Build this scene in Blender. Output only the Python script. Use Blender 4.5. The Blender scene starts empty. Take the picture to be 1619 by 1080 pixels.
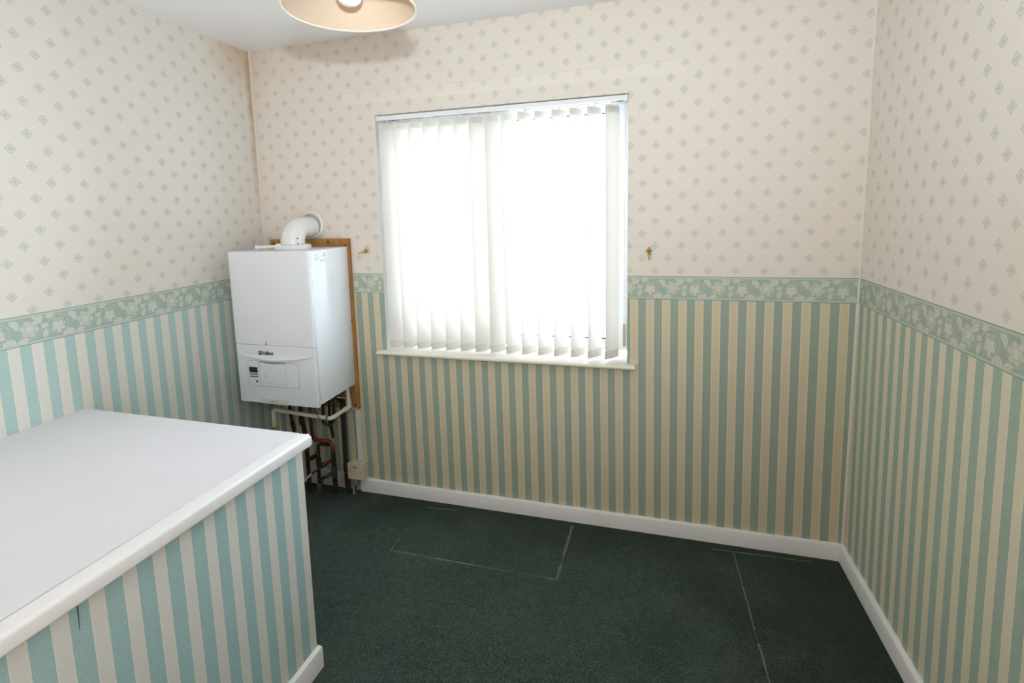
import bpy, bmesh, math, random
from mathutils import Vector, Matrix
random.seed(7)
PI = math.pi
SC = bpy.context.scene
COL = SC.collection

# ------------------------------------------------------------------ camera, sky, lights, exposure
CAM = Vector((1.9354, -2.2723, 1.4652))
YAW, PITCH, ROLL = -0.2944, -0.1273, -0.0279
F_PX, PPX, PPY = 814.72, 775.75, 435.33
cd = bpy.data.cameras.new('camera'); cam = bpy.data.objects.new('camera', cd); COL.objects.link(cam)
fw = Vector((math.sin(YAW)*math.cos(PITCH), math.cos(YAW)*math.cos(PITCH), math.sin(PITCH)))
rt0 = Vector((math.cos(YAW), -math.sin(YAW), 0)); up0 = rt0.cross(fw)
rt = rt0*math.cos(ROLL) + up0*math.sin(ROLL); up = -rt0*math.sin(ROLL) + up0*math.cos(ROLL)
M = Matrix(((rt.x, up.x, -fw.x, CAM.x), (rt.y, up.y, -fw.y, CAM.y), (rt.z, up.z, -fw.z, CAM.z), (0, 0, 0, 1)))
cam.matrix_world = M
cd.sensor_width = 36; cd.sensor_fit = 'HORIZONTAL'; cd.lens = F_PX*36/1619
cd.shift_x = (809.5-PPX)/1619; cd.shift_y = (PPY-540)/1619
cd.clip_start = .02
SC.camera = cam

SKY = 16.5
w = bpy.data.worlds.new('sky'); SC.world = w; w.use_nodes = True
bg = w.node_tree.nodes['Background']; bg.inputs[0].default_value = (.71, .865, 1.0, 1); bg.inputs[1].default_value = SKY

fl = bpy.data.lights.new('camera_flash', 'SPOT'); fl.energy = 82; fl.color = (.76, .91, 1.0); fl.shadow_soft_size = .022
fl.spot_size = math.radians(125); fl.spot_blend = 1.0
flo = bpy.data.objects.new('camera_flash', fl); COL.objects.link(flo); flo.location = (1.944, -2.27, 1.625)
flo.rotation_euler = (math.radians(90+24), 0, math.radians(14))

hl = bpy.data.lights.new('rear_fill_light', 'AREA'); hl.shape = 'RECTANGLE'; hl.size = 1.6; hl.size_y = 1.3  # added warm fill behind the camera, not a known lamp
hl.energy = 25.5; hl.color = (1.0, .88, .76)
hlo = bpy.data.objects.new('rear_fill_light', hl); COL.objects.link(hlo)
hlo.location = (1.35, -2.78, 1.10); hlo.rotation_euler = (math.radians(138), 0, 0)

SC.view_settings.view_transform = 'Standard'; SC.view_settings.look = 'None'
SC.view_settings.gamma = 1; SC.view_settings.exposure = 0; SC.view_settings.use_curve_mapping = False

# ------------------------------------------------------------------ room measures (metres)
W, H, YR = 2.7209, 2.2884, -2.9
ZBT, ZBB = 1.165, 1.0656
WL, WR, WB, WT = .6902, 1.8606, .7765, 1.9251
SK = .0676; SKT = .0184

# ------------------------------------------------------------------ node helpers
def srgb(r, g, b):
    f = lambda c: (c/255/12.92) if c/255 <= .04045 else ((c/255+.055)/1.055)**2.4
    return (f(r), f(g), f(b), 1)

class G:                                     # a small expression builder over shader nodes
    def __init__(s, name, rough=.5, spec=.5):
        s.m = bpy.data.materials.new(name); s.m.use_nodes = True; s.nt = s.m.node_tree
        s.b = s.nt.nodes['Principled BSDF']; s.b.inputs['Roughness'].default_value = rough
        s.b.inputs['Specular IOR Level'].default_value = spec
    def n(s, t, **kw):
        o = s.nt.nodes.new(t)
        for k, v in kw.items(): setattr(o, k, v)
        return o
    def link(s, a, b): s.nt.links.new(a, b)
    def setin(s, sock, v):
        if isinstance(v, X): v = v.v
        if isinstance(v, bpy.types.NodeSocket): s.link(v, sock)
        else: sock.default_value = v
    def math(s, op, *a, clamp=False):
        if op in FOLD and all(not isinstance(q, bpy.types.NodeSocket) for q in a): return FOLD[op](*a)
        o = s.n('ShaderNodeMath', operation=op, use_clamp=clamp)
        for i, q in enumerate(a): s.setin(o.inputs[i], q)
        return o.outputs[0]
    def pos(s):
        if not hasattr(s, '_p'):
            o = s.n('ShaderNodeTexCoord'); q = s.n('ShaderNodeSeparateXYZ'); s.link(o.outputs['Object'], q.inputs[0])
            s._o = o.outputs['Object']; s._p = [X(s, q.outputs[i]) for i in range(3)]
        return s._p
    def noise(s, scale, detail=3, rough=.5, vec=None):
        s.pos(); o = s.n('ShaderNodeTexNoise'); o.inputs['Scale'].default_value = scale
        o.inputs['Detail'].default_value = detail; o.inputs['Roughness'].default_value = rough
        s.link(vec if vec is not None else s._o, o.inputs['Vector']); return X(s, o.outputs[0])
    def voronoi(s, scale):
        s.pos(); o = s.n('ShaderNodeTexVoronoi'); o.inputs['Scale'].default_value = scale
        s.link(s._o, o.inputs['Vector']); return X(s, o.outputs[0])
    def scaled(s, sx, sy, sz):
        s.pos(); o = s.n('ShaderNodeVectorMath', operation='MULTIPLY'); s.link(s._o, o.inputs[0]); o.inputs[1].default_value = (sx, sy, sz)
        return o.outputs[0]
    def mix(s, f, a, b):
        o = s.n('ShaderNodeMix', data_type='RGBA'); s.setin(o.inputs[0], f); s.setin(o.inputs[6], a); s.setin(o.inputs[7], b); return o.outputs[2]
    def mixmul(s, c, t):
        o = s.n('ShaderNodeVectorMath', operation='MULTIPLY'); s.setin(o.inputs[0], c); o.inputs[1].default_value = t; return o.outputs[0]
    def base(s, c): s.setin(s.b.inputs['Base Color'], c)
    def bump(s, h, strength=.2, dist=.001):
        o = s.n('ShaderNodeBump'); o.inputs['Strength'].default_value = strength; o.inputs['Distance'].default_value = dist
        s.setin(o.inputs['Height'], h); s.link(o.outputs[0], s.b.inputs['Normal'])
FOLD = {'ADD': lambda a, b: a+b, 'SUBTRACT': lambda a, b: a-b, 'MULTIPLY': lambda a, b: a*b, 'DIVIDE': lambda a, b: a/b}
class X:
    def __init__(s, g, v): s.g, s.v = g, v.v if isinstance(v, X) else v
    def _o(s, op, o, r=False):
        o = o.v if isinstance(o, X) else o
        return X(s.g, s.g.math(op, o, s.v) if r else s.g.math(op, s.v, o))
    def __add__(s, o): return s._o('ADD', o)
    def __radd__(s, o): return s._o('ADD', o, True)
    def __sub__(s, o): return s._o('SUBTRACT', o)
    def __rsub__(s, o): return s._o('SUBTRACT', o, True)
    def __mul__(s, o): return s._o('MULTIPLY', o)
    __rmul__ = __mul__
    def __truediv__(s, o): return s._o('DIVIDE', o)
    def abs(s): return X(s.g, s.g.math('ABSOLUTE', s.v))
    def max(s, o): return s._o('MAXIMUM', o)
    def min(s, o): return s._o('MINIMUM', o)
    def fn(s, op): return X(s.g, s.g.math(op, s.v))
    def wrap(s, lo, hi): return X(s.g, s.g.math('WRAP', s.v, hi, lo))
    def lt(s, o): return s._o('LESS_THAN', o)
    def gt(s, o): return s._o('GREATER_THAN', o)
    def step(s, e, k):                       # soft 0..1 as s falls below e, edge width k
        return X(s.g, s.g.math('MULTIPLY_ADD', s.v, -1.0/k, e/k+.5, clamp=True))
    def sat(s): return X(s.g, s.g.math('ADD', s.v, 0.0, clamp=True))

def plain(name, col, rough=.5, var=.03, scale=6, spec=.5, metal=0, bump=0, bscale=200):
    g = G(name, rough, spec); c = srgb(*col)
    n = g.noise(scale, 4)
    d = tuple(min(1, q*(1-var*2.2)) for q in c[:3])+(1,)
    g.base(g.mix((n-.5)*1.6+.5, d, tuple(min(1, q*(1+var*.6)) for q in c[:3])+(1,)))
    g.b.inputs['Metallic'].default_value = metal
    if bump: g.bump(g.noise(bscale, 2), bump, .001)
    return g.m

# --- wallpapers
CREAM = srgb(232, 223, 211)
PALE = srgb(238, 231, 216)

def paper_grain(g, c, amt=.16):
    n = g.noise(260, 2, .6); m = g.noise(900, 1)
    k = ((n-.5)*amt + (m-.5)*amt*.8 + 1.0)
    o = g.n('ShaderNodeVectorMath', operation='SCALE'); g.setin(o.inputs[0], c); g.setin(o.inputs[3], k)
    g.bump(g.noise(340, 2, .6), .16, .0006)
    return o.outputs[0]

def upper_paper(name, ax, s0, dx, z0, dz, cream, extra=None):
    CREAM = srgb(*cream)
    g = G(name, .75, .2); P = g.pos(); s, z = P[ax], P[2]
    u = (s-s0)/dx; v = (z-z0)/dz
    a1, b1 = u.wrap(-.5, .5), v.wrap(-1, 1)
    a2, b2 = (u-.5).wrap(-.5, .5), (v-1.0).wrap(-1, 1)
    h = .0172
    d1 = a1.abs()*(dx/h) + b1.abs()*(dz/h); d2 = a2.abs()*(dx/h) + b2.abs()*(dz/h)
    sel = d1.lt(d2); inv = 1.0-sel
    x = (a1*sel + a2*inv)*dx; y = (b1*sel + b2*inv)*dz; d = d1.min(d2)
    fill = d.step(1.0, .05)
    ring = (d-.90).abs().step(.095, .05)
    # four-petal motif: petals along the axes plus a centre dot
    def ell(cx, cy, a, b):
        p, q = (x-cx)/a, (y-cy)/b; return (p*p+q*q).step(1.0, .5)
    o = .0048
    pet = ell(o, 0, .0036, .0021).max(ell(-o, 0, .0036, .0021)).max(ell(0, o, .0021, .0036)).max(ell(0, -o, .0021, .0036))
    pet = pet.max(ell(0, 0, .0012, .0012))
    c = g.mix(fill*.30, CREAM, srgb(204, 210, 198))
    c = g.mix(ring*.58, c, srgb(164, 180, 168)); c = g.mix(pet*.46, c, srgb(144, 158, 146))
    age = g.noise(1.6, 3)
    c = g.mix(((age-.42)*1.5).sat()*.25, c, srgb(226, 208, 180))
    if extra: c = extra(g, P, c)
    g.base(paper_grain(g, c, .07)); return g.m

def stripe_paper(name, ax, s0, per, wid, beige, green_, lean=0):     # lean: the paper was hung slightly out of plumb
    g = G(name, .72, .25); P = g.pos(); s = P[ax] - (1.0-P[2])*lean
    jit = (g.noise(60, 2)-.5)*.0016
    t = (s+jit-(s0+wid/2)).wrap(-per/2, per/2).abs()
    CREAM2 = srgb(*beige); GREEN = srgb(*[min(255, q*1.055) for q in green_]); GREEN_D = srgb(*[q*.945 for q in green_])
    green = t.step(wid/2, .0006)
    pin = (t-(wid/2+.0016)).abs().step(.0011, .0008)
    sp = g.noise(420, 2, .7); sp2 = g.noise(170, 2, .6)
    c_g = g.mix(((sp-.5)*2.6+.5).sat(), GREEN_D, GREEN)
    c_g = g.mix(((sp2-.55)*3).sat()*.35, c_g, srgb(*[min(255, q*1.12) for q in green_]))
    age = g.noise(2.0, 3)
    c_c = g.mix(((age-.4)*1.6).sat()*.35, CREAM2, srgb(*[q*k for q, k in zip(beige, (.955, .94, .89))]))
    c = g.mix(green, c_c, c_g); c = g.mix(pin*.6, c, PALE)
    g.base(paper_grain(g, c, .10)); return g.m

def border_paper(name, ax, sg, s0, tone=(1, 1, 1)):
    """scrolling flower frieze; sg makes the picture run left to right as seen from the room"""
    g = G(name, .7, .25); P = g.pos(); per = .178
    s = (P[ax]-s0)*sg; zc = (ZBT+ZBB)/2; hh = (ZBT-ZBB)/2
    y = P[2]-zc
    xr = s.wrap(-per/2, per/2); xf = (s-per/2).wrap(-per/2, per/2)
    light = mid = None
    def add(cur, m): return m if cur is None else cur.max(m)
    def leaf(x, cx, cy, a, b, rot):
        ca, sa = math.cos(rot), math.sin(rot)
        p = (x-cx)*ca + (y-cy)*sa; q = (y-cy)*ca - (x-cx)*sa
        t = p/a
        return (t*t + q.abs()/b).step(1.0, .22)*(1.0-q.abs().step(.0009, .0006)*t.lt(.7)*.45)
    def petals(x, cx, cy, r, n, ph, amp):
        p, q = x-cx, y-cy
        d = (p*p+q*q).fn('SQRT'); th = X(g, g.math('ARCTAN2', q.v, p.v))
        k = ((th+ph)*(n/2)).fn('COSINE').abs()
        return (d/(k*amp+(1-amp))).step(r, .0022)*(1.0-k.step(.24, .2)*d.gt(r*.3)*.5), d
    def ring(x, cx, cy, r, wdt):
        p, q = x-cx, y-cy
        return ((p*p+q*q).fn('SQRT')-r).abs().step(wdt, .0012)
    # rosette inside a full scroll ring
    rg = ring(xr, 0, .003, .033, .0018)
    p1, d1 = petals(xr, 0, .005, .0235, 5, .3, .34)
    cut1 = (d1-.0125).abs().step(.0010, .0012)
    st, _ = petals(xr, -.001, -.008, .0215, 5, PI/2, .55)
    # open flower inside a half scroll
    p2, d2 = petals(xf, 0, .001, .0285, 6, .2, .26)
    p3, d3 = petals(xf, 0, .002, .0135, 5, .9, .36)
    cut2 = (d2-.0145).abs().step(.0010, .0012)
    rg2 = ring(xf, .001, .006, .037, .0016)*((xf*.6-y).gt(.004))
    for a in ((xr, -.024, .034, .016, .0085, .15), (xr, .047, .026, .017, .010, -.5), (xr, .036, -.033, .017, .011, -.75),
              (xr, .018, -.035, .010, .007, 1.2), (xr, -.043, -.022, .017, .009, 1.25), (xr, -.043, .004, .012, .008, .4),
              (xf, .029, .026, .019, .0105, .65), (xf, .018, .038, .010, .006, 1.4), (xf, -.022, -.036, .019, .0095, .35),
              (xf, -.036, .012, .010, .007, 1.9)):
        light = add(light, leaf(*a))
    sh = g.noise(230, 2, .6)
    c = g.mix(((g.noise(420, 2)-.5)*2+.5).sat(), srgb(158, 178, 169), srgb(180, 196, 187))
    c = g.mix((rg.max(rg2))*.65, c, srgb(196, 206, 192))
    c = g.mix(p1*.72, c, srgb(200, 207, 196)); c = g.mix(cut1*p1*.5, c, srgb(150, 172, 160))
    c = g.mix(p2*.80, c, srgb(210, 213, 202)); c = g.mix(cut2*p2*.45, c, srgb(158, 178, 165)); c = g.mix(p3*.6, c, srgb(222, 220, 205))
    c = g.mix(st*.82, c, srgb(222, 221, 210))
    c = g.mix(light*.84, c, srgb(219, 218, 207))
    c = g.mix(((sh-.5)*2.2).sat()*.45, c, srgb(164, 182, 172))
    ay = y.abs()
    c = g.mix(ay.gt(hh-.0085), c, srgb(184, 199, 190))
    c = g.mix((ay-(hh-.0072)).abs().step(.0016, .0006)*.8, c, srgb(208, 214, 200))
    c = g.mix((ay-(hh-.0008)).abs().step(.0013, .0006), c, srgb(134, 156, 147))
    c = g.mixmul(c, tone); g.base(paper_grain(g, c, .08)); return g.m

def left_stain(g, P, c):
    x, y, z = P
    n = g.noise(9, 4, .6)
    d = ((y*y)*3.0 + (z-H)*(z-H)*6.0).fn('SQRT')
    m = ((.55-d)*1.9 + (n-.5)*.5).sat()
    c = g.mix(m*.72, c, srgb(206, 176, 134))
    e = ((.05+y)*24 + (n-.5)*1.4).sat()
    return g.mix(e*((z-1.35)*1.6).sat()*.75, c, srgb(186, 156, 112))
def window_patch(g, P, c):
    x, y, z = P
    n = g.noise(14, 3)
    top = 2.035; bot = 1.985
    m = z.lt(top)*z.gt(bot)*x.gt(.515)*x.lt(2.08)
    c = g.mix(m*.30, c, srgb(240, 232, 224))
    edge = (z-top).abs().step(.0016, .001)*x.gt(.515)*x.lt(2.08)
    c = g.mix(edge*n*.40, c, srgb(196, 178, 160))
    d = ((x*x)*1.3 + (z-H)*(z-H)*7.0).fn('SQRT')
    c = g.mix(((.6-d)*1.4 + (n-.5)*.3).sat()*.35, c, srgb(212, 184, 146))
    e = ((.02-x)*60 + (n-.5)).sat()
    return g.mix(e*.3, c, srgb(200, 170, 130))

M_UP_W = upper_paper('window_wall_diamond_paper', 0, 1.919, .1047, 1.2412, .0521, (231, 221, 212), window_patch)
M_UP_L = upper_paper('left_wall_diamond_paper', 1, -1.105, .1078, 1.5948, .0521, (230, 224, 217), left_stain)
M_UP_R = upper_paper('right_wall_diamond_paper', 1, -.1612, .1042, 1.4528, .0520, (236, 227, 218))
M_ST_W = stripe_paper('window_wall_stripe_paper', 0, 1.9063, .06552, .0325, (217, 204, 175), (160, 173, 159), .009)
M_ST_L = stripe_paper('left_wall_stripe_paper', 1, -1.2265, .0678, .034, (228, 225, 217), (178, 204, 199))
M_ST_R = stripe_paper('right_wall_stripe_paper', 1, -.1509-.0345, .0662, .0345, (228, 219, 194), (170, 187, 172), -.03)
M_BO_W = border_paper('window_wall_frieze_paper', 0, 1, 1.956, (.98, .945, .89))
M_BO_L = border_paper('left_wall_frieze_paper', 1, 1, -1.035)
M_BO_R = border_paper('right_wall_frieze_paper', 1, -1, -.615, (1, .96, .91))
M_CEIL = plain('ceiling_paint', (249, 248, 249), .8, .02, 3, .2, bump=.05)
M_WHITE = plain('white_gloss_paint', (246, 245, 246), .38, .02, 8, .4, bump=.05, bscale=60)
M_SILL = plain('cream_gloss_paint', (236, 228, 214), .35, .03, 9, .4)
M_PLASTER = plain('white_reveal_paint', (240, 239, 238), .7, .02, 7, .2)
M_UPVC = plain('white_plastic_frame', (240, 241, 242), .3, .01, 4, .4)
M_GASKET = plain('black_rubber', (38, 38, 40), .6, .05, 30)
M_SLOT = plain('grey_track_slot', (58, 55, 54), .6, .05, 30)

# carpet
g = G('green_carpet', .95, .1)
big = g.noise(2.6, 4, .6); fine = g.noise(150, 4, .8); mid_ = g.noise(30, 4, .65); cl = g.noise(240, 3, .7)
c = g.mix(((fine-.5)*4.2+.5).sat(), srgb(30, 48, 44), srgb(106, 130, 120))
c = g.mix(((mid_-.5)*3.2+.4).sat()*.42, c, srgb(34, 52, 48))
c = g.mix(((big-.45)*2.6).sat()*.42, c, srgb(104, 116, 108))
c = g.mix(((cl-.60)*7).sat()*.30, c, srgb(126, 132, 112))
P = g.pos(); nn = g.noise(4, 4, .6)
dark = ((P[1]+.34)*2.8 + (nn-.5)*1.6).sat().max(((P[0]-1.85)*1.25 + (nn-.5)*1.8).sat())   # darker by the window wall; shade painted in towards the right wall
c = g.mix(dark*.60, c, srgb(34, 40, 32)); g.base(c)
g.bump(g.noise(260, 4, .85), 1.0, .006); g.b.inputs['Sheen Weight'].default_value = .05
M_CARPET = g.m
M_SEAM = plain('frayed_carpet_backing', (128, 130, 108), .95, .25, 120, .1, bump=.6, bscale=500)

# blind fabric, glass, bulb
def fabric(name, col, trans):
    g = G(name, .9, .1); nt = g.nt
    n = g.noise(190, 3, .7); col = srgb(*col)
    c = g.mix(((n-.5)*2+.5).sat(), tuple(q*.93 for q in col[:3])+(1,), col); g.base(c); g.bump(n, .25, .0006)
    t = g.n('ShaderNodeBsdfTranslucent'); g.setin(t.inputs[0], c)
    m = g.n('ShaderNodeMixShader'); m.inputs[0].default_value = trans
    g.link(g.b.outputs[0], m.inputs[1]); g.link(t.outputs[0], m.inputs[2]); g.link(m.outputs[0], nt.nodes['Material Output'].inputs[0])
    return g.m
M_SLAT = fabric('cream_blind_fabric', (248, 244, 238), .31)
M_POCKET = fabric('cream_blind_fabric_doubled', (238, 232, 222), .22)
g = G('window_glass', .02); nt = g.nt
tr = g.n('ShaderNodeBsdfTransparent'); gl = g.n('ShaderNodeBsdfGlossy'); gl.inputs['Roughness'].default_value = .02
fr = g.n('ShaderNodeFresnel'); fr.inputs[0].default_value = 1.45; mx = g.n('ShaderNodeMixShader')
g.link(fr.outputs[0], mx.inputs[0]); g.link(tr.outputs[0], mx.inputs[1]); g.link(gl.outputs[0], mx.inputs[2]); g.link(mx.outputs[0], nt.nodes['Material Output'].inputs[0])
M_GLASS = g.m
M_SHADE = fabric('cream_lamp_shade', (226, 202, 178), .12)
M_BULB = plain('opal_bulb_glass', (246, 244, 238), .2, .01, 4)
M_HOLDER = plain('white_lamp_holder', (236, 232, 222), .4, .02)

M_CASE = plain('white_enamel', (240, 243, 250), .22, .008, 3, .5)
M_CASE2 = plain('white_boiler_plastic', (238, 241, 247), .4, .01, 3, .4)
M_GROOVE = plain('grey_joint', (150, 156, 164), .6, .02)
M_INK = plain('dark_grey_print', (62, 68, 72), .6, .02)
M_LCD = plain('dark_display_glass', (36, 50, 50), .12, .05)
M_BTN = plain('dark_button_rubber', (58, 66, 68), .5, .05)
M_STICK = plain('white_sticker_paper', (244, 242, 246), .6, .01)
M_PINK = plain('faded_red_print', (206, 160, 160), .7, .05)
M_LABEL = plain('yellowed_label', (226, 228, 216), .5, .02)
M_FLUE = plain('white_flue_plastic', (236, 236, 234), .22, .01, 5, .5)
M_WASTE = plain('aged_white_plastic', (226, 220, 204), .4, .06, 10)
M_YELLOW = plain('yellowed_plastic', (206, 198, 150), .5, .06, 12)
M_IVORY = plain('ivory_plastic', (226, 214, 188), .4, .08, 14)
M_BROWN = plain('brown_grime', (140, 92, 54), .6, .1)
g = G('plywood', .6, .3)
n = g.noise(7, 5, .6, g.scaled(9, 9, 1.1)); n2 = g.noise(3, 3)
c = g.mix(((n-.35)*2.2).sat(), srgb(194, 144, 88), srgb(138, 88, 46)); c = g.mix(((n2-.4)*2).sat()*.5, c, srgb(132, 84, 46)); g.base(c); g.bump(n, .2, .001)
M_PLY = g.m
def copper(name, c1, c2, rough, metal):
    g = G(name, rough, .5); n = g.noise(28, 5, .65)
    g.base(g.mix(((n-.36)*3).sat(), srgb(*c1), srgb(*c2))); g.b.inputs['Metallic'].default_value = metal; return g.m
M_CU = copper('copper', (184, 100, 68), (104, 54, 38), .32, .85)
M_CU2 = copper('tarnished_shaded_copper', (100, 58, 44), (50, 34, 29), .5, .6)  # tarnish, plus shade under the boiler painted into the copper colour
M_DARK = copper('dark_painted_pipe', (58, 50, 44), (34, 32, 30), .55, .2)
M_GRN = copper('verdigris_brass', (92, 96, 78), (60, 66, 58), .5, .5)
M_CHROME = plain('dull_chrome', (200, 196, 188), .28, .05, 30, metal=.9)
M_BRASS = plain('brass', (196, 160, 92), .3, .12, 60, metal=.95)
M_SCREW = plain('dark_screw', (58, 50, 44), .4, .1, 60, metal=.7)
M_CABLE = plain('white_cable', (228, 224, 214), .5, .04)
M_BLACKC = plain('black_cable', (34, 34, 34), .5, .04)

# ------------------------------------------------------------------ mesh helpers
def obj(name, bm, mat, parent=None, smooth=False):
    off = Vector((0, 0, 0)); q = parent
    while q is not None: off += q.location; q = q.parent
    bmesh.ops.recalc_face_normals(bm, faces=bm.faces)
    bmesh.ops.translate(bm, verts=bm.verts, vec=-off)
    me = bpy.data.meshes.new(name); bm.to_mesh(me); bm.free()
    for m in (mat if isinstance(mat, (list, tuple)) else [mat]): me.materials.append(m)
    if smooth:
        for p in me.polygons: p.use_smooth = True
        me.set_sharp_from_angle(angle=math.radians(38))
    o = bpy.data.objects.new(name, me); COL.objects.link(o)
    if parent is not None: o.parent = parent
    return o
def thing(name, label, cat, loc=(0, 0, 0), group=None):
    o = bpy.data.objects.new(name, None); COL.objects.link(o); o.empty_display_size = .05
    o.location = loc; o['label'] = label; o['category'] = cat
    if group: o['group'] = group
    return o
def struct(o): o['kind'] = 'structure'; return o
def BM(): return bmesh.new()
def box(bm, a, b, bev=0, seg=2, mi=0):
    a, b = Vector(a), Vector(b)
    r = bmesh.ops.create_cube(bm, size=1); vs = r['verts']
    bmesh.ops.scale(bm, vec=[abs(b[i]-a[i]) for i in range(3)], verts=vs); bmesh.ops.translate(bm, vec=(a+b)/2, verts=vs)
    if bev:
        es = list({e for v in vs for e in v.link_edges})
        bmesh.ops.bevel(bm, geom=es, offset=bev, segments=seg, affect='EDGES', profile=.5)
    return bm
def quad(bm, *pts):
    return bm.faces.new([bm.verts.new(p) for p in pts])
def prism(bm, pts2, fn, d0, d1):             # extrude a 2-D outline between two depths
    A = [bm.verts.new(fn(x, y, d0)) for x, y in pts2]; B = [bm.verts.new(fn(x, y, d1)) for x, y in pts2]
    bm.faces.new(A); bm.faces.new(B[::-1]); n = len(A)
    for i in range(n): bm.faces.new((A[i], A[(i+1) % n], B[(i+1) % n], B[i]))
    return bm
def fillet(pts, r, k=6):
    pts = [Vector(p) for p in pts]; out = [pts[0]]
    for i in range(1, len(pts)-1):
        a, b, c = pts[i-1], pts[i], pts[i+1]
        u, v = (a-b).normalized(), (c-b).normalized(); ang = u.angle(v)
        if ang > PI-.03 or r <= 0: out.append(b); continue
        t = min(r/math.tan(ang/2), (a-b).length*.48, (c-b).length*.48)
        for j in range(k+1):
            s = j/k; p0, p2 = b+u*t, b+v*t
            out.append(p0*(1-s)**2 + b*2*s*(1-s) + p2*s*s)
    out.append(pts[-1]); return out
def tube(bm, pts, r, n=14, caps=True, bend=0, k=6):
    pts = fillet(pts, bend, k) if bend else [Vector(p) for p in pts]
    rs = r if isinstance(r, (list, tuple)) else [r]*len(pts)
    t0 = (pts[1]-pts[0]).normalized(); nrm = t0.orthogonal().normalized(); rings = []
    for i, p in enumerate(pts):
        t = (pts[min(i+1, len(pts)-1)]-pts[max(i-1, 0)]).normalized()
        nrm = (nrm - t*nrm.dot(t)).normalized(); bi = t.cross(nrm)
        rings.append([bm.verts.new(p + (nrm*math.cos(2*PI*j/n) + bi*math.sin(2*PI*j/n))*rs[i]) for j in range(n)])
    for A, B in zip(rings, rings[1:]):
        for j in range(n): bm.faces.new((A[j], A[(j+1) % n], B[(j+1) % n], B[j]))
    if caps: bm.faces.new(rings[0][::-1]); bm.faces.new(rings[-1])
    return bm
def lathe(bm, prof, c, axis=(0, 0, 1), n=32, closed=False):   # prof: (radius, height) along axis from c
    ax = Vector(axis).normalized(); u = ax.orthogonal().normalized(); v = ax.cross(u); c = Vector(c); rings = []
    for r, h in prof:
        if r < 1e-6: rings.append([bm.verts.new(c+ax*h)])
        else: rings.append([bm.verts.new(c+ax*h+(u*math.cos(2*PI*j/n)+v*math.sin(2*PI*j/n))*r) for j in range(n)])
    pr = list(zip(rings, rings[1:]))
    if closed: pr.append((rings[-1], rings[0]))
    for A, B in pr:
        for j in range(n):
            k = (j+1) % n
            if len(A) == 1 and len(B) == 1: continue
            if len(A) == 1: bm.faces.new((A[0], B[k], B[j]))
            elif len(B) == 1: bm.faces.new((A[j], A[k], B[0]))
            else: bm.faces.new((A[j], A[k], B[k], B[j]))
    return bm
def cyl(bm, a, b, r, n=16, bev=0):
    a, b = Vector(a), Vector(b); L = (b-a).length
    prof = [(0, 0), (r-bev, 0), (r, bev), (r, L-bev), (r-bev, L), (0, L)] if bev else [(0, 0), (r, 0), (r, L), (0, L)]
    return lathe(bm, prof, a, b-a, n)
def sphere(bm, c, r, sc=(1, 1, 1), u=12, v=8):
    res = bmesh.ops.create_uvsphere(bm, u_segments=u, v_segments=v, radius=r)
    bmesh.ops.scale(bm, vec=sc, verts=res['verts']); bmesh.ops.translate(bm, vec=c, verts=res['verts']); return bm
def text_mesh(name, body, mat, parent, mtx, size, bold=0, depth=.0003, sx=1, align='LEFT'):
    cu = bpy.data.curves.new(name, 'FONT'); cu.body = body; cu.size = size; cu.offset = bold; cu.extrude = depth; cu.align_x = align
    cu.resolution_u = 4
    to = bpy.data.objects.new(name+'_curve', cu); COL.objects.link(to)
    bpy.context.view_layer.update()
    me = bpy.data.meshes.new_from_object(to.evaluated_get(bpy.context.evaluated_depsgraph_get()))
    bpy.data.objects.remove(to); bpy.data.curves.remove(cu)
    me.transform(mtx @ Matrix.Diagonal((sx, 1, 1, 1)))
    off = Vector((0, 0, 0)); q = parent
    while q is not None: off += q.location; q = q.parent
    me.transform(Matrix.Translation(-off)); me.materials.clear(); me.materials.append(mat); me.name = name
    o = bpy.data.objects.new(name, me); COL.objects.link(o); o.parent = parent; return o

# ------------------------------------------------------------------ room shell
TH = .28
bm = BM()                                     # window wall with its opening; two papers split at the frieze, white reveals
ft = []
xs = [0, WL, WR, W]; zs = [0, WB-.0182, ZBB, (ZBT+ZBB)/2, WT, H]
vf = {(i, k): bm.verts.new((xs[i], 0, zs[k])) for i in range(4) for k in range(6)}
vb = {(i, k): bm.verts.new((xs[i], TH, zs[k])) for i in range(4) for k in range(6)}
for i in range(3):
    for k in range(5):
        if i == 1 and 1 <= k <= 3: continue
        f = bm.faces.new((vf[i, k], vf[i+1, k], vf[i+1, k+1], vf[i, k+1])); f.material_index = 0 if k >= 3 else 1
        f = bm.faces.new((vb[i, k], vb[i, k+1], vb[i+1, k+1], vb[i+1, k])); f.material_index = 2
def q4(a, b):
    f = bm.faces.new((vf[a], vf[b], vb[b], vb[a])); f.material_index = 2
for k in (1, 2, 3): q4((1, k), (1, k+1)); q4((2, k), (2, k+1))
q4((1, 1), (2, 1)); q4((1, 4), (2, 4))
for i in range(3): q4((i, 0), (i+1, 0)); q4((i, 5), (i+1, 5))
for k in range(5): q4((0, k), (0, k+1)); q4((3, k), (3, k+1))
wall_window = struct(obj('wall_window', bm, [M_UP_W, M_ST_W, M_PLASTER]))
def side_wall(name, x0, x1, mats):
    bm = BM(); zs = [0, ZBB+.03, H]
    a = [[bm.verts.new((x, y, z)) for y in (YR, TH)] for x in (x0, x1) for z in zs]
    for b in (0, 3):
        for k in range(2):
            f = bm.faces.new((a[b+k][0], a[b+k][1], a[b+k+1][1], a[b+k+1][0])); f.material_index = 1-k if b == 0 else 2
    for k in range(2):
        for e in (0, 1): bm.faces.new((a[k][e], a[k+1][e], a[k+4][e], a[k+3][e])).material_index = 2
    for k in (0, 2): bm.faces.new((a[k][0], a[k][1], a[k+3][1], a[k+3][0])).material_index = 2
    return struct(obj(name, bm, mats))
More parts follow.
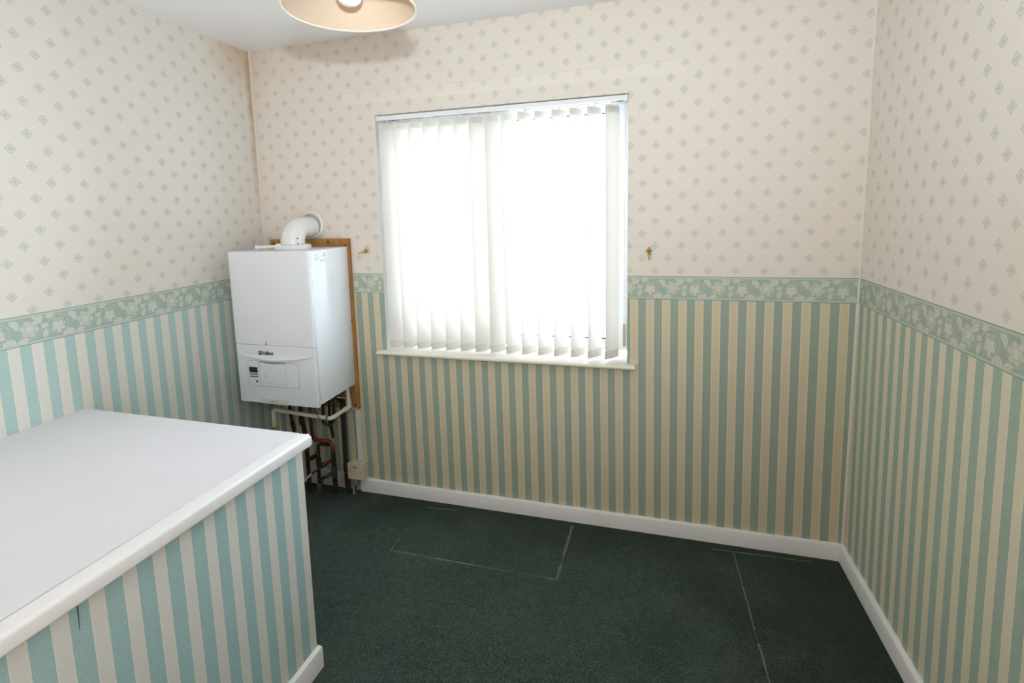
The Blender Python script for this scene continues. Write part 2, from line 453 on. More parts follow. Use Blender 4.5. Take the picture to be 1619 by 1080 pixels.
wall_left = side_wall('wall_left', 0, -.12, [M_UP_L, M_ST_L, M_PLASTER])
wall_right = side_wall('wall_right', W, W+.12, [M_UP_R, M_ST_R, M_PLASTER])
struct(obj('wall_rear', box(BM(), (-.12, YR-.12, 0), (W+.12, YR, H)), plain('plain_cream_wallpaper', (226, 214, 194), .8, .03)))
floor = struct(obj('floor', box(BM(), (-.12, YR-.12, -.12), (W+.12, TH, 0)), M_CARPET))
struct(obj('ceiling', box(BM(), (-.12, YR-.12, H), (W+.12, TH, H+.12)), M_CEIL))
# frieze paper: a strip of its own on each wall
e = .0006
obj('wallpaper_frieze', box(BM(), (0, -e, ZBB), (WL, 0, ZBT)), M_BO_W, wall_window)
obj('wallpaper_frieze', box(BM(), (WR, -e, ZBB), (W, 0, ZBT)), M_BO_W, wall_window)
obj('wallpaper_frieze', box(BM(), (0, YR, ZBB), (e, -e, ZBT)), M_BO_L, wall_left)
obj('wallpaper_frieze', box(BM(), (W-e, YR, ZBB), (W, -e, ZBT)), M_BO_R, wall_right)
# rounded paper overlap in the two far corners
def corner_strip(name, x, sg, z0, z1, m):
    bm = BM(); r = .0075; n = 5
    pts = [(x, 0)]+[(x+sg*(r-r*math.sin(PI/2*i/n)), -(r-r*math.cos(PI/2*i/n))) for i in range(n+1)]
    prism(bm, pts, lambda a, b, d: (a, b, d), z0, z1)
    return struct(obj(name, bm, m, smooth=True))
M_CORNER = plain('cream_corner_paper', (230, 222, 210), .7, .03, 20, .25)
corner_strip('trim_1', 0, 1, SK, H, M_CORNER); corner_strip('trim_2', W, -1, SK, H, M_CORNER)

# skirting boards with hand-painted uneven tops
def skirting(name, p0, p1, nrm, h, t, mat=M_WHITE, rag=.0012, step=.02):
    bm = BM(); p0, p1, nrm = Vector(p0), Vector(p1), Vector(nrm); n = max(2, int((p1-p0).length/step)); R = []
    rnd = random.Random(name)
    for i in range(n+1):
        b = p0.lerp(p1, i/n); top = h + rnd.uniform(-rag, rag)*.6 + (rag*2.2*rnd.random() if rnd.random() < .25 else 0)
        R.append([bm.verts.new(b + nrm*d + Vector((0, 0, z))) for d, z in ((0, 0), (t, 0), (t, h-.007), (t-.002, h-.002), (t-.006, h), (0, top))])
    for A, B in zip(R, R[1:]):
        for j in range(6): bm.faces.new((A[j], A[(j+1) % 6], B[(j+1) % 6], B[j]))
    bm.faces.new(R[0]); bm.faces.new(R[-1][::-1])
    return struct(obj(name, bm, mat, smooth=True))
bw = skirting('baseboard_window', (.500, 0, 0), (W-.0005, 0, 0), (0, -1, 0), SK, SKT)
bm = BM(); rg_ = random.Random(5); xs_ = [.512+.005*i for i in range(15)]
prism(bm, [(x, .066) for x in xs_]+[(x, .0676+(.017*(1-i/15)+.002)*rg_.random()) for i, x in reversed(list(enumerate(xs_)))], lambda a, b, d: (a, d, b), -.0002, -.0016)
obj('filler_smear', bm, M_WHITE, bw)
skirting('baseboard_corner', (.0005, 0, 0), (.4995, 0, 0), (0, -1, 0), .088, .008, plain('scuffed_white_paint', (214, 212, 208), .6, .12, 14))
skirting('baseboard_right', (W, -SKT, 0), (W, YR, 0), (-1, 0, 0), SK, SKT)

# carpet seams: frayed ribbons left by lifted carpet
def seam(a, b, wd, gaps=()):
    bm = BM(); a, b = Vector((*a, 0)), Vector((*b, 0)); L = (b-a).length; t = (b-a)/L; nn = Vector((-t.y, t.x, 0)); n = max(4, int(L/.012)); R = []
    for i in range(n+1):
        f = i/n; wv = wd*1.6*random.uniform(.4, 1.0)*(0.25 if any(q0 < f < q1 for q0, q1 in gaps) else 1); c = a.lerp(b, f)+nn*random.uniform(-.0012, .0012)
        R.append([bm.verts.new(c+nn*wv/2+Vector((0, 0, -.001))), bm.verts.new(c+nn*wv*.2+Vector((0, 0, .0014))), bm.verts.new(c-nn*wv*.2+Vector((0, 0, .0014))), bm.verts.new(c-nn*wv/2+Vector((0, 0, -.001)))])
    for A, B in zip(R, R[1:]):
        for j in range(3): bm.faces.new((A[j], A[j+1], B[j+1], B[j]))
        bm.faces.new((A[3], A[0], B[0], B[3]))
    obj('carpet_seam', bm, M_SEAM, floor)
seam((.879, -.416), (.884, -.27), .009, ((.6, 1),)); seam((.90, -.075), (1.06, -.062), .006)
seam((.879, -.416), (1.61, -.413), .0075, ((.72, .95),)); seam((1.61, -.413), (1.622, -.045), .013, ((.25, .4),))
seam((2.217, -.063), (2.60, -.05), .006, ((.55, .75),)); seam((2.303, -.07), (2.307, -.375), .007); seam((2.307, -.375), (2.314, -.72), .008, ((.3, .5),))

# ------------------------------------------------------------------ window
win = bpy.data.objects.new('window_1', None); COL.objects.link(win); win.location = (WL, .12, WB); struct(win)
def ringframe(bm, x0, x1, z0, z1, wd, y0, y1, bev=.004):
    for a, b in (((x0, y0, z0), (x0+wd, y1, z1)), ((x1-wd, y0, z0), (x1, y1, z1)), ((x0+wd, y0, z0), (x1-wd, y1, z0+wd)), ((x0+wd, y0, z1-wd), (x1-wd, y1, z1))):
        box(bm, a, b, bev, 1)
    return bm
YF = .125
obj('window_frame', ringframe(BM(), WL+.0005, WR-.0005, WB+.022, WT-.0005, .050, YF, YF+.06), M_UPVC, win)
obj('mullion', box(BM(), (1.256, YF, WB+.072), (1.304, YF+.06, WT-.050), .004, 1), M_UPVC, win)
obj('sash', ringframe(BM(), WL+.052, 1.254, WB+.074, WT-.052, .036, YF-.014, YF+.05), M_UPVC, win)
obj('window_pane', box(BM(), (WL+.088, YF+.022, WB+.110), (1.218, YF+.028, WT-.088)), M_GLASS, win)
obj('window_pane', box(BM(), (1.304, YF+.022, WB+.072), (WR-.05, YF+.028, WT-.05)), M_GLASS, win)
obj('gasket', ringframe(BM(), WL+.088, 1.218, WB+.110, WT-.088, .0045, YF+.008, YF+.020, 0), M_GASKET, win)
obj('gasket', ringframe(BM(), 1.304, WR-.05, WB+.072, WT-.05, .0045, YF+.008, YF+.020, 0), M_GASKET, win)
hd = obj('window_handle', box(BM(), (1.224, YF-.026, 1.28), (1.246, YF-.0141, 1.36), .004), M_UPVC, win)
obj('handle_lever', box(BM(), (1.227, YF-.05, 1.335), (1.243, YF-.0262, 1.352), .004), M_UPVC, win)
# sill board with rounded nosing and horns either side of the opening
bm = BM(); prof = [(YF+.02, WB), (YF+.02, WB-.018), (-.034, WB-.018)] + [(-.034-.0105*math.sin(PI*i/8)**1, WB-.009-.009*math.cos(PI*i/8)) for i in range(1, 8)] + [(-.034, WB)]
prism(bm, [(y, z) for y, z in prof], lambda a, b, d: (d, a, b), WL+.001, WR-.001)
sill = obj('window_sill', bm, M_SILL, win, True)
bm = BM(); prof = [(-.0005, WB), (-.0005, WB-.0182)] + [(-.034-.011*math.sin(PI*i/8), WB-.009-.0092*math.cos(PI*i/8)) for i in range(0, 9)]
for a, b in ((.650, WL+.001), (WR-.001, 1.896)): prism(bm, prof, lambda p, q, d: (d, p, q), a, b)
obj('sill_horn', bm, M_SILL, win, True)

# ------------------------------------------------------------------ vertical blind
bl = thing('vertical_blind', 'white vertical blind with fifteen cream fabric slats hanging in the window opening', 'blind', (1.279, .037, 1.9005))
bm = BM(); rx0, rx1 = .702, 1.846; yc = .037
o1 = [(yc-.026, 1.9215), (yc-.028, 1.9195), (yc-.028, 1.9005), (yc-.0095, 1.9005), (yc-.0095, 1.9095), (yc+.0095, 1.9095), (yc+.0095, 1.9005), (yc+.028, 1.9005), (yc+.028, 1.9195), (yc+.026, 1.9215)]
prism(bm, o1, lambda a, b, d: (d, a, b), rx0, rx1)
obj('headrail', bm, M_UPVC, bl)
obj('track_slot', box(BM(), (rx0+.012, yc-.0094, 1.9014), (rx1-.004, yc+.0094, 1.9094)), M_SLOT, bl)
bm = BM(); box(bm, (rx1, yc-.029, 1.898), (rx1+.012, yc+.029, 1.9225), .002); obj('end_cap', bm, M_UPVC, bl)
bm = BM(); box(bm, (rx0-.010, yc-.029, 1.899), (rx0, yc+.029, 1.9225), .002); obj('end_cap', bm, M_UPVC, bl)
N = 15; x_first, x_last = .7345, 1.795; ANG = math.radians(52); SW = .089
ca, sa = math.cos(ANG), math.sin(ANG); Z0, Z1 = .7885, 1.886
def slat_bm(z0, z1, hw, th, nseg=6, bow=.0035):
    bm = BM(); F, B = [], []
    for z in (z0, z1):
        for i in range(nseg+1):
            s = -hw+2*hw*i/nseg; d = bow*(1-(s/hw)**2)
            F.append(bm.verts.new((s*ca-(-d)*sa*0+d*sa, s*sa-d*ca, z))); B.append(bm.verts.new((s*ca+(d-th)*sa, s*sa-(d-th)*ca, z)))
    m = nseg+1
    for i in range(nseg):
        bm.faces.new((F[i], F[i+1], F[m+i+1], F[m+i])); bm.faces.new((B[i], B[m+i], B[m+i+1], B[i+1]))
        for k in (0, m): bm.faces.new((F[k+i], B[k+i], B[k+i+1], F[k+i+1]))
    for k in (0, nseg): bm.faces.new((F[k], F[m+k], B[m+k], B[k]))
    return bm
first = None
for i in range(N):
    x = x_first+(x_last-x_first)*i/(N-1)
    loc = Vector((x, yc, 0))-Vector(bl.location)
    if first is None:
        s_ = obj('slat', slat_bm(Z0, Z1, SW/2, .0006), M_SLAT, None, True)
        p_ = obj('weight_pocket', slat_bm(Z0-.0004, Z0+.036, SW/2+.0003, .0032, 6, .0048), M_POCKET, None, True)
        t_ = obj('hanger_pocket', slat_bm(Z1-.028, Z1+.0004, SW/2-.004, .0022, 6, .0044), M_POCKET, None, True)
        h_ = obj('hanger', box(box(BM(), (-.0045, -.0012, Z1-.012), (.0045, .0012, 1.8985), .0005), (-.0035, -.0045, 1.896), (.0035, .0045, 1.9013), .0005), M_HOLDER)
        for q in (p_, t_, h_): q.parent = s_
        first = (s_, p_, t_, h_); s_.parent = bl; s_.location = loc
    else:
        s2 = first[0].copy(); COL.objects.link(s2); s2.parent = bl; s2.location = loc
        s2.rotation_euler = (0, 0, math.radians(random.uniform(-1.2, 1.2)))
        for q in first[1:]:
            c2 = q.copy(); COL.objects.link(c2); c2.parent = s2
    # beaded link chain along the bottoms
    nx = x+(x_last-x_first)/(N-1)
    if i < N-1:
        bm = BM(); a = Vector((x-SW/2*ca-.001, yc-SW/2*sa-.001, Z0+.031)); b = Vector((nx-SW/2*ca-.001, yc-SW/2*sa-.001, Z0+.031)); pts = []
        for k in range(19):
            f = k/18; pt = a.lerp(b, f)+Vector((0, -.003*math.sin(PI*f), -.024*(1-(2*f-1)**2))); pts.append(pt)
            bmesh.ops.create_icosphere(bm, subdivisions=1, radius=.0014, matrix=Matrix.Translation(pt))
        tube(bm, pts, .0004, 4)
        obj('bead_chain', bm, plain('grey_chain_plastic', (196, 190, 182), .5) if i == 0 else CH, bl)
        if i == 0: CH = bpy.data.materials['grey_chain_plastic']
# control chain and cord weight at the right reveal
bm = BM()
for xx in (1.846, 1.8525):
    tube(bm, [(xx, .047, 1.902), (xx, .047, .945)], .0005, 5)
    for k in range(150): bmesh.ops.create_icosphere(bm, subdivisions=1, radius=.0017, matrix=Matrix.Translation((xx, .047, 1.9-k*.0063)))
obj('control_chain', bm, CH, bl)
obj('chain_weight', box(BM(), (1.8405, .041, .840), (1.8555, .053, .942), .002), plain('beige_plastic', (206, 194, 164), .5), bl)

# ------------------------------------------------------------------ boxed-in bulkhead
YB, ZT = -1.0, .7935
bk = thing('boxed_bulkhead', 'boxed-in bulkhead with white painted top and green striped paper side against the left wall', 'boxing', (.46, YB, 0))
SH = .028
def shear(bm, k=SH):
    for v in bm.verts: v.co.x += k*(v.co.y-YB)*(1 if v.co.x > .3 else 0)
    return bm
xw = .925
bm = box(BM(), (.0008, YR+.0008, ZT-.018), (.9120, YB+.012, ZT), .0015, 1); shear(bm, .0325)
obj('top_panel', bm, plain('white_eggshell_board', (234, 233, 238), .5, .015, 6, .35), bk)
obj('trim_joint', shear(box(BM(), (.9125, YR+.002, ZT-.0174), (.9144, YB+.009, ZT-.0014))), plain('grimy_joint', (118, 110, 104), .8, .2, 40), bk)
bm = BM(); ns = 5; zt_, zb_, xo_, q_ = ZT+.0010, ZT-.0355, .9560, .0085
pr = [(.9145, zb_), (.9145, zt_)] + [(xo_-q_+q_*math.sin(PI/2*i/ns), zt_-q_+q_*math.cos(PI/2*i/ns)) for i in range(ns+1)] + [(xo_-.006+.006*math.cos(PI/2*i/ns), zb_+.006-.006*math.sin(PI/2*i/ns)) for i in range(ns+1)]
prism(bm, pr, lambda a, b, d: (a, d, b), YR+.001, YB+.010)
es = [e_ for e_ in bm.edges if all(abs(v.co.y-(YB+.010)) < 1e-5 for v in e_.verts)]
bmesh.ops.bevel(bm, geom=es, offset=.006, segments=3, affect='EDGES', profile=.5)
obj('edge_trim', shear(bm), M_WHITE, bk, True)
M_ST_B = stripe_paper('bulkhead_stripe_paper', 1, -1.0662-YB, .0666, .0365, (224, 223, 219), (166, 196, 198))
bm = box(BM(), (xw-.016, YR+.001, .0005), (xw, YB, ZT-.0360)); shear(bm); obj('side_panel', bm, M_ST_B, bk)
bm = prism(BM(), [(-1.6500, .7560), (-1.6470, .7560), (-1.6485, .7200), (-1.6510, .6900), (-1.6508, .7200)], lambda a, b, d: (d, a, b), xw+.0002, xw+.0012); shear(bm); obj('paper_tear', bm, plain('dark_torn_paper', (98, 120, 116), .9, .1), bk)
bm = box(BM(), (.0008, YB-.016, .0005), (xw-.0165, YB-.0002, ZT-.0185)); obj('end_panel', bm, M_ST_B, bk)
bm = BM(); hh_ = .0735
prism(bm, [(xw+.0003, .0008), (xw+.0175, .0008), (xw+.0175, hh_-.006), (xw+.0155, hh_-.0015), (xw+.011, hh_), (xw+.0003, hh_)], lambda a, b, d: (a, d, b), YR+.001, YB+.004)
obj('skirting', shear(bm), M_WHITE, bk, True)

# ------------------------------------------------------------------ boiler
BX0, BX1, BZ0, BZ1, BYF, BYB = .0703, .5085, .5847, 1.3018, -.3384, -.0205
bo = thing('wall_boiler', 'white wall-hung boiler with a display and lettering in the far left corner', 'boiler', ((BX0+BX1)/2, BYB, BZ0))
bm = BM(); ys = BYF+.0195
box(bm, (BX0, ys, BZ0+.006), (BX1, BYB, BZ1), .003, 2); casing = obj('casing', bm, M_CASE, bo, True)
def front_piece(z0, z1, bot=None, y=BYF, x0=BX0, x1=BX1, yb=None, rb=.010):
    # slab whose left and right edges are rounded back into the sides
    bm = BM(); yb = yb if yb is not None else ys-.0018; n = 4
    prof = [(x0, yb)] + [(x0+rb-rb*math.cos(PI/2*i/n), y+rb-rb*math.sin(PI/2*i/n)) for i in range(n+1)]
    prof += [(x0+(x1-x0)*k/20, y) for k in range(1, 20)]
    prof += [(x1-rb+rb*math.sin(PI/2*i/n), y+rb-rb*math.cos(PI/2*i/n)) for i in range(n+1)] + [(x1, yb)]
    A = [bm.verts.new((px, py, bot((px-x0)/(x1-x0)) if bot else z0)) for px, py in prof]; B = [bm.verts.new((px, py, z1)) for px, py in prof]; m = len(A)
    bm.faces.new(A); bm.faces.new(B[::-1])
    for i in range(m): bm.faces.new((A[i], A[(i+1) % m], B[(i+1) % m], B[i]))
    return bm
ZS = .8665
fp = obj('front_panel', front_piece(ZS+.0012, BZ1+.001), M_CASE, bo, True)
arc = lambda t: .8245 - .0245*(1-(2*t-1)**2)
lp = obj('lower_panel', front_piece(BZ0, ZS-.0012, None, BYF+.0012), M_CASE, bo, True)
# brand strip: bulges forward over the lower panel, ending in a drooping arc
bm = BM(); nx_ = 28; R = []
for k in range(nx_+1):
    t = k/nx_; x = BX0+.012+(BX1-BX0-.024)*t; zb_ = arc(t); pr_ = .014*(1-(2*t-1)**2)+.0003
    zm_ = max(.8190, zb_+.004)
    R.append([bm.verts.new(q) for q in ((x, BYF+.0010, ZS-.0013), (x, BYF-.0030, ZS-.0060), (x, BYF-.0034, zm_), (x, BYF-.0030-pr_, zb_+.0012), (x, BYF+.0010, zb_-.0005))])
for A, B in zip(R, R[1:]):
    for j in range(5): bm.faces.new((A[j], A[(j+1) % 5], B[(j+1) % 5], B[j]))
bm.faces.new(R[0]); bm.faces.new(R[-1][::-1]); brand = obj('brand_strip', bm, M_CASE2, bo, True)
Yp = BYF+.0012
def TM(x, z, y=Yp-.0004): return Matrix.Translation((x, y, z)) @ Matrix.Rotation(PI/2, 4, 'X')
def TB(x, z): return TM(x, z, BYF-.0040)
text_mesh('lettering', 'Vaillant', M_INK, bo, TB(.2262, .8225), .0245, .00075, .0005, .86)
bm = BM()                                      # emblem: rounded square ring with a long-eared animal in an egg
ringframe(bm, .2045, .2235, .8205, .8395, .0024, BYF-.0046, BYF-.0030, 0)
prism(bm, [(.2085, .8230), (.2190, .8230), (.2205, .8262), (.2175, .8290), (.2188, .8368), (.2166, .8370), (.2150, .8318), (.2120, .8366), (.2104, .8352), (.2122, .8296), (.2090, .8270)], lambda a, b, d: (a, d, b), BYF-.0046, BYF-.0030)
obj('emblem', bm, M_INK, bo)
for y_ in (BYF+.0100, ys-.0012): obj('casing_joint', box(BM(), (BX1-.001, y_, BZ0+.0008), (BX1+.0004, y_+.0013, BZ1)), M_GROOVE, bo)
obj('panel_joint', box(BM(), (BX0+.004, BYF+.0008, ZS-.0012), (BX1-.006, BYF+.0030, ZS+.0012)), M_GROOVE, bo)
# control flap area
cp = obj('control_panel', box(BM(), (.1345, Yp-.0016, .6680), (.4140, Yp+.002, .7870), .0018, 2), M_CASE2, bo)
fr_ = BM(); ringframe(fr_, .1335, .4150, .6670, .7880, .0010, Yp-.0006, Yp+.001, 0)
box(fr_, (.1993, Yp-.0018, .668), (.2001, Yp, .787)); box(fr_, (.3456, Yp-.0018, .668), (.3464, Yp, .787)); box(fr_, (.2001, Yp-.0017, .683), (.3456, Yp, .6836))
box(fr_, (.1993, Yp-.0018, .668), (.1985, Yp, .787)); obj('panel_joint', fr_, M_GROOVE, bo)
bm = BM(); prism(bm, [(.1985, .7875), (.3465, .7875), (.3465, .7835), (.285, .7790), (.262, .7790), (.1985, .7835)], lambda a, b, d: (a, d, b), Yp-.0026, Yp); obj('flap_grip', bm, M_GROOVE, bo)
obj('display', box(BM(), (.1400, Yp-.0028, .7300), (.1885, Yp, .7580), .001, 1), M_LCD, bo)
for zz in (.7222, .7110):
    for xx in (.1425, .1660): obj('button', box(BM(), (xx, Yp-.0034, zz-.0026), (xx+.0215, Yp, zz+.0026), .001, 1), M_BTN, bo)
obj('reset_button', cyl(BM(), (.1805, Yp, .6890), (.1805, Yp-.0036, .6890), .0056, 16, .001), M_BTN, bo)
bm = BM(); lathe(bm, [(0, 0), (.0085, 0), (.0085, .0022), (.0070, .0034), (0, .0034)], (.3715, Yp-.001, .6970), (0, -1, 0), 24); obj('pressure_dial', bm, M_CASE, bo, True)
bm = BM(); box(bm, (.2215, Yp-.0020, .7212), (.2400, Yp-.0010, .7228)); box(bm, (.2260, Yp-.0020, .7120), (.2390, Yp-.0010, .7140)); obj('panel_print', bm, M_PINK, bo)
bm = BM(); lathe(bm, [(0, 0), (.0034, 0), (.0034, .0008), (0, .0008)], (.2500, BYF+.0002, .8835), (0, -1, 0), 16)
prism(bm, [(.2385, .8690), (.2615, .8690), (.2590, .8715), (.2410, .8715)], lambda a, b, d: (a, d, b), BYF+.0002, BYF-.0004)
prism(bm, [(.2755, .8836), (.2785, .8836), (.2785, .8866), (.2755, .8866)], lambda a, b, d: (a, d, b), BYF+.0002, BYF-.0006)
prism(bm, [(.2262, .8825), (.2270, .8825), (.2270, .8875), (.2262, .8875)], lambda a, b, d: (a, d, b), BYF+.0002, BYF-.0006)
prism(bm, [(.2440, .8745), (.2560, .8745), (.2520, .8785), (.2480, .8785)], lambda a, b, d: (a, d, b), BYF+.0002, BYF-.0004)
obj('panel_symbols', bm, plain('pale_grey_print', (134, 148, 152), .6), bo)
lb = obj('base_label', box(BM(), (.1930, Yp-.0022, .5830), (.3500, Yp+.0008, .6065), .0008, 1), M_LABEL, bo)
bm = BM()
for x0_, w_, h_2 in ((.246, .006, .0016), (.253, .008, .0040), (.262, .012, .0022), (.276, .010, .0016), (.288, .004, .0022)): box(bm, (x0_, Yp-.0026, .5935), (x0_+w_, Yp-.0021, .5935+h_2))
obj('label_print', bm, M_INK, lb)
# sticker on the right-hand side
stk = obj('sticker', box(BM(), (BX1-.0001, -.3070, 1.2445), (BX1+.0005, -.1880, 1.2915)), M_STICK, bo)
bm = BM(); rnd = random.Random(3)
for zz, a, b in ((1.284, -.296, -.252), (1.2785, -.29, -.258), (1.2735, -.288, -.256), (1.2685, -.298, -.25), (1.264, -.30, -.248), (1.260, -.282, -.266), (1.2555, -.296, -.262), (1.2775, -.232, -.206), (1.2725, -.238, -.200), (1.2585, -.236, -.196), (1.2510, -.234, -.206)):
    y_ = a
    while y_ < b-.003:
        l_ = min(rnd.uniform(.003, .009), b-y_); box(bm, (BX1+.0005, y_, zz), (BX1+.0008, y_+l_, zz+.0014)); y_ += l_+.0016
obj('sticker_print', bm, M_GROOVE, stk)
bm = BM(); prism(bm, [(-.2465, .2505+1), (-.2405, .2505+1), (-.2395, .2545+1), (-.2435, .2600+1), (-.2470, .2540+1)], lambda a, b, d: (d, a, b), BX1+.0005, BX1+.0008); obj('sticker_mark', bm, M_GRN, stk); obj('sticker_mark', box(BM(), (BX1+.0005, -.2215, 1.2815), (BX1+.0008, -.2155, 1.2870)), M_GRN, stk)
# underside connections seen below the case
bm = BM(); box(bm, (BX0+.03, -.29, BZ0-.012), (BX1-.03, -.05, BZ0+.0062), .003); obj('base_tray', bm, M_SLOT, bo)
for xx, yy in ((.13, -.13), (.180, -.13), (.245, -.13), (.300, -.13), (.420, -.13)): obj('pipe_union', cyl(BM(), (xx, yy, BZ0-.012), (xx, yy, BZ0-.0335), .014, 6), M_CU, bo)

bd = thing('backing_board', 'brown plywood board screwed to the wall behind the boiler', 'board', (.28, 0, .4537))
obj('board', box(BM(), (.0465, -.0195, .4537), (.5190, -.0003, 1.3405), .0015, 1), M_PLY, bd)
for x, z in ((.400, 1.324), (.500, 1.308), (.5005, .4775), (.5075, .925), (.075, 1.318)):
    bm = lathe(BM(), [(0, .0012), (.0022, .0012), (.0060, 0), (.0060, -.001)], (x, -.0196, z), (0, -1, 0), 12); obj('screw', bm, M_SCREW, bd)

# flue elbow, collars and test caps
fx, fy, fzc = .304, -.165, 1.402
fl_ = thing('flue_pipe', 'white flue elbow rising from the boiler top into the wall', 'flue', (fx, fy, BZ1))
bm = BM(); rb = .072; pts = [(fx, fy, BZ1+.004), (fx, fy, fzc-rb)] + [(fx, fy+rb-rb*math.cos(PI/2*i/10), fzc-rb+rb*math.sin(PI/2*i/10)) for i in range(1, 11)] + [(fx, -.02, fzc)]
rr_ = [.0570]*2 + [.0570-.0055*(i/10) for i in range(1, 11)] + [.0515]
tube(bm, pts, rr_, 36); obj('elbow', bm, M_FLUE, fl_, True)
bm = lathe(BM(), [(.0580, .0002), (.0698, .0002), (.0698, .004), (.0675, .011), (.062, .0150), (.0580, .0155)], (fx, 0, fzc+.0095), (0, -1, 0), 48, True); obj('wall_collar', bm, M_FLUE, fl_, True)
bm = lathe(BM(), [(.0575, .0012), (.086, .0012), (.086, .014), (.080, .021), (.064, .024), (.0575, .024)], (fx, fy, BZ1), (0, 0, 1), 48, True); obj('base_collar', bm, M_FLUE, fl_, True)
bm = cyl(BM(), (.252, -.225, BZ1+.016), (.180, -.262, BZ1+.015), .0085, 14, .001); cyl(bm, (.182, -.261, BZ1+.015), (.172, -.266, BZ1+.015), .0125, 14, .001); obj('test_cap', bm, M_FLUE, fl_, True)
bm = lathe(BM(), [(0, 0), (.0155, 0), (.0165, .008), (.013, .016), (0, .018)], (.292, -.25, BZ1+.016), (0, -1, .15), 20); obj('test_cap', bm, M_FLUE, fl_, True)
for zz in (BZ1+.028, BZ1+.052): obj('screw', cyl(BM(), (fx+.0475, fy-.027, zz), (fx+.0525, fy-.030, zz), .0030, 8), M_SCREW, fl_)

# ------------------------------------------------------------------ pipework below the boiler
def pipe(name, label, cat, base, pts, r, mat, bend=.02, group=None, fittings=()):
    t = thing(name, label, cat, base, group)
    obj('pipe', tube(BM(), pts, r, 14, True, bend), mat, t, True)
    for nm, a, b, rr, m in fittings: obj(nm, cyl(BM(), a, b, rr, 16, .0015), m, t, True)
    return t
YP = -.05
wp = thing('waste_pipe', 'white plastic waste pipe running under the boiler and turning up at the right', 'pipe', (.42, -.24, .50))
run = [(.143, -.235, .500), (.455, -.235, .492), (.545, -.165, .515)]
obj('pipe', tube(BM(), [(.170, -.235, .425), (.168, -.235, .5085), (.497, -.235, .4905), (.484, -.055, .478), (.480, -.055, .5900)], .0100, 14, True, .018), M_WASTE, wp, True)
obj('pipe_end', cyl(BM(), (.1702, -.235, .4195), (.1698, -.235, .4560), .0125, 16, .001), M_YELLOW, wp, True)
obj('elbow_fitting', tube(BM(), [(.4845, -.100, .4805), (.484, -.055, .478), (.4835, -.055, .520)], .0128, 14, True, .016), M_WASTE, wp, True)
obj('tape_band', cyl(BM(), (.474, -.235, .4917), (.484, -.235, .4912), .0104, 14), M_BROWN, wp)
pipe('copper_pipe', 'thin copper pipe dropping behind the white box, nearest the left wall', 'pipe', (.20, -.13, .2), [(.180, -.13, .551), (.180, -.13, .46), (.178, -.10, .30), (.178, -.10, .0015)], .0075, M_CU2, .02, None, [('pipe_joint', (.179, -.118, .398), (.1785, -.108, .352), .0108, M_CU2)])
pipe('copper_pipe', 'thick brown copper pipe under the middle of the boiler', 'pipe', (.245, -.13, .2), [(.245, -.13, .551), (.245, -.13, .45), (.243, -.10, .30), (.243, -.10, .0015)], .0110, M_CU2, .02, None, [('pipe_joint', (.245, -.13, .43), (.245, -.128, .395), .0130, M_CU2)])
pipe('copper_pipe', 'copper pipe with bright sideways elbow and pale valve lever right of the boxing', 'pipe', (.378, -.07, 0), [(.300, -.13, .551), (.300, -.13, .45), (.262, -.07, .285), (.376, -.07, .285), (.380, -.07, .0015)], .0095, M_CU, .022, None,
     [('pipe_joint', (.345, -.07, .285), (.359, -.07, .285), .0118, M_CU), ('pipe_joint', (.3782, -.07, .262), (.3788, -.07, .235), .0118, M_CU), ('pipe_sleeve', (.379, -.07, .234), (.3799, -.07, .002), .0126, M_DARK), ('tee_fitting', (.3792, -.07, .150), (.3796, -.07, .095), .0150, M_GRN)])
pipe('dark_pipe', 'dark upright pipe meeting the bright copper elbow from above', 'pipe', (.385, -.05, .29), [(.420, -.13, .551), (.418, -.13, .48), (.362, -.056, .40), (.372, -.049, .299)], .0082, M_CU2, .02)
pipe('dark_pipe', 'thick dark gas pipe running straight to the floor beside the ivory box', 'pipe', (.435, -.045, 0), [(.440, -.1, .551), (.440, -.046, .50), (.437, -.045, .20), (.441, -.045, .0015)], .0135, M_DARK, .02, None,
     [('pipe_joint', (.4372, -.045, .165), (.4378, -.045, .120), .0162, M_CU2), ('pipe_joint', (.4385, -.045, .100), (.4400, -.045, .040), .0155, M_CU2)])
pipe('hose_loop', 'short black looped hose hanging just under the white waste pipe', 'hose', (.40, -.12, .42), [(.398, -.15, .551), (.390, -.15, .425), (.425, -.14, .405), (.440, -.13, .440), (.440, -.12, .552)], .0075, M_BLACKC, .016)
t = pipe('filling_loop_pipe', 'dark bent pipe with tee joints low beside the boxing corner', 'pipe', (.285, -.07, 0), [(.365, -.052, .259), (.286, -.062, .259), (.281, -.066, .10), (.278, -.066, .0015)], .0088, M_DARK, .016, None,
     [('pipe_joint', (.284, -.064, .185), (.283, -.065, .150), .0125, M_DARK), ('tee_fitting', (.2835, -.065, .205), (.236, -.068, .172), .0095, M_CU2), ('pipe_nut', (.262, -.0665, .190), (.244, -.0675, .178), .0122, M_CU2), ('floor_fitting', (.2785, -.066, .040), (.278, -.066, .004), .0125, M_CHROME), ('tee_fitting', (.2815, -.066, .150), (.310, -.067, .150), .0110, M_DARK)])
cpipe = bpy.data.objects['copper_pipe.002']
lv = obj('lever_valve', cyl(BM(), (.376, -.075, .190), (.318, -.098, .150), .0085, 14, .001), M_CU, cpipe, True)
obj('valve_nut', cyl(BM(), (.350, -.0853, .1725), (.334, -.0916, .1610), .0122, 6, .001), M_CU, lv)
obj('valve_nut', cyl(BM(), (.330, -.0932, .1585), (.322, -.0964, .1530), .0115, 6, .001), M_CU2, lv)
obj('valve_stem', cyl(BM(), (.318, -.098, .150), (.268, -.115, .115), .0068, 12), M_GRN, lv, True)
obj('valve_spindle', sphere(BM(), (.268, -.116, .115), .0095), M_CHROME, lv, True)
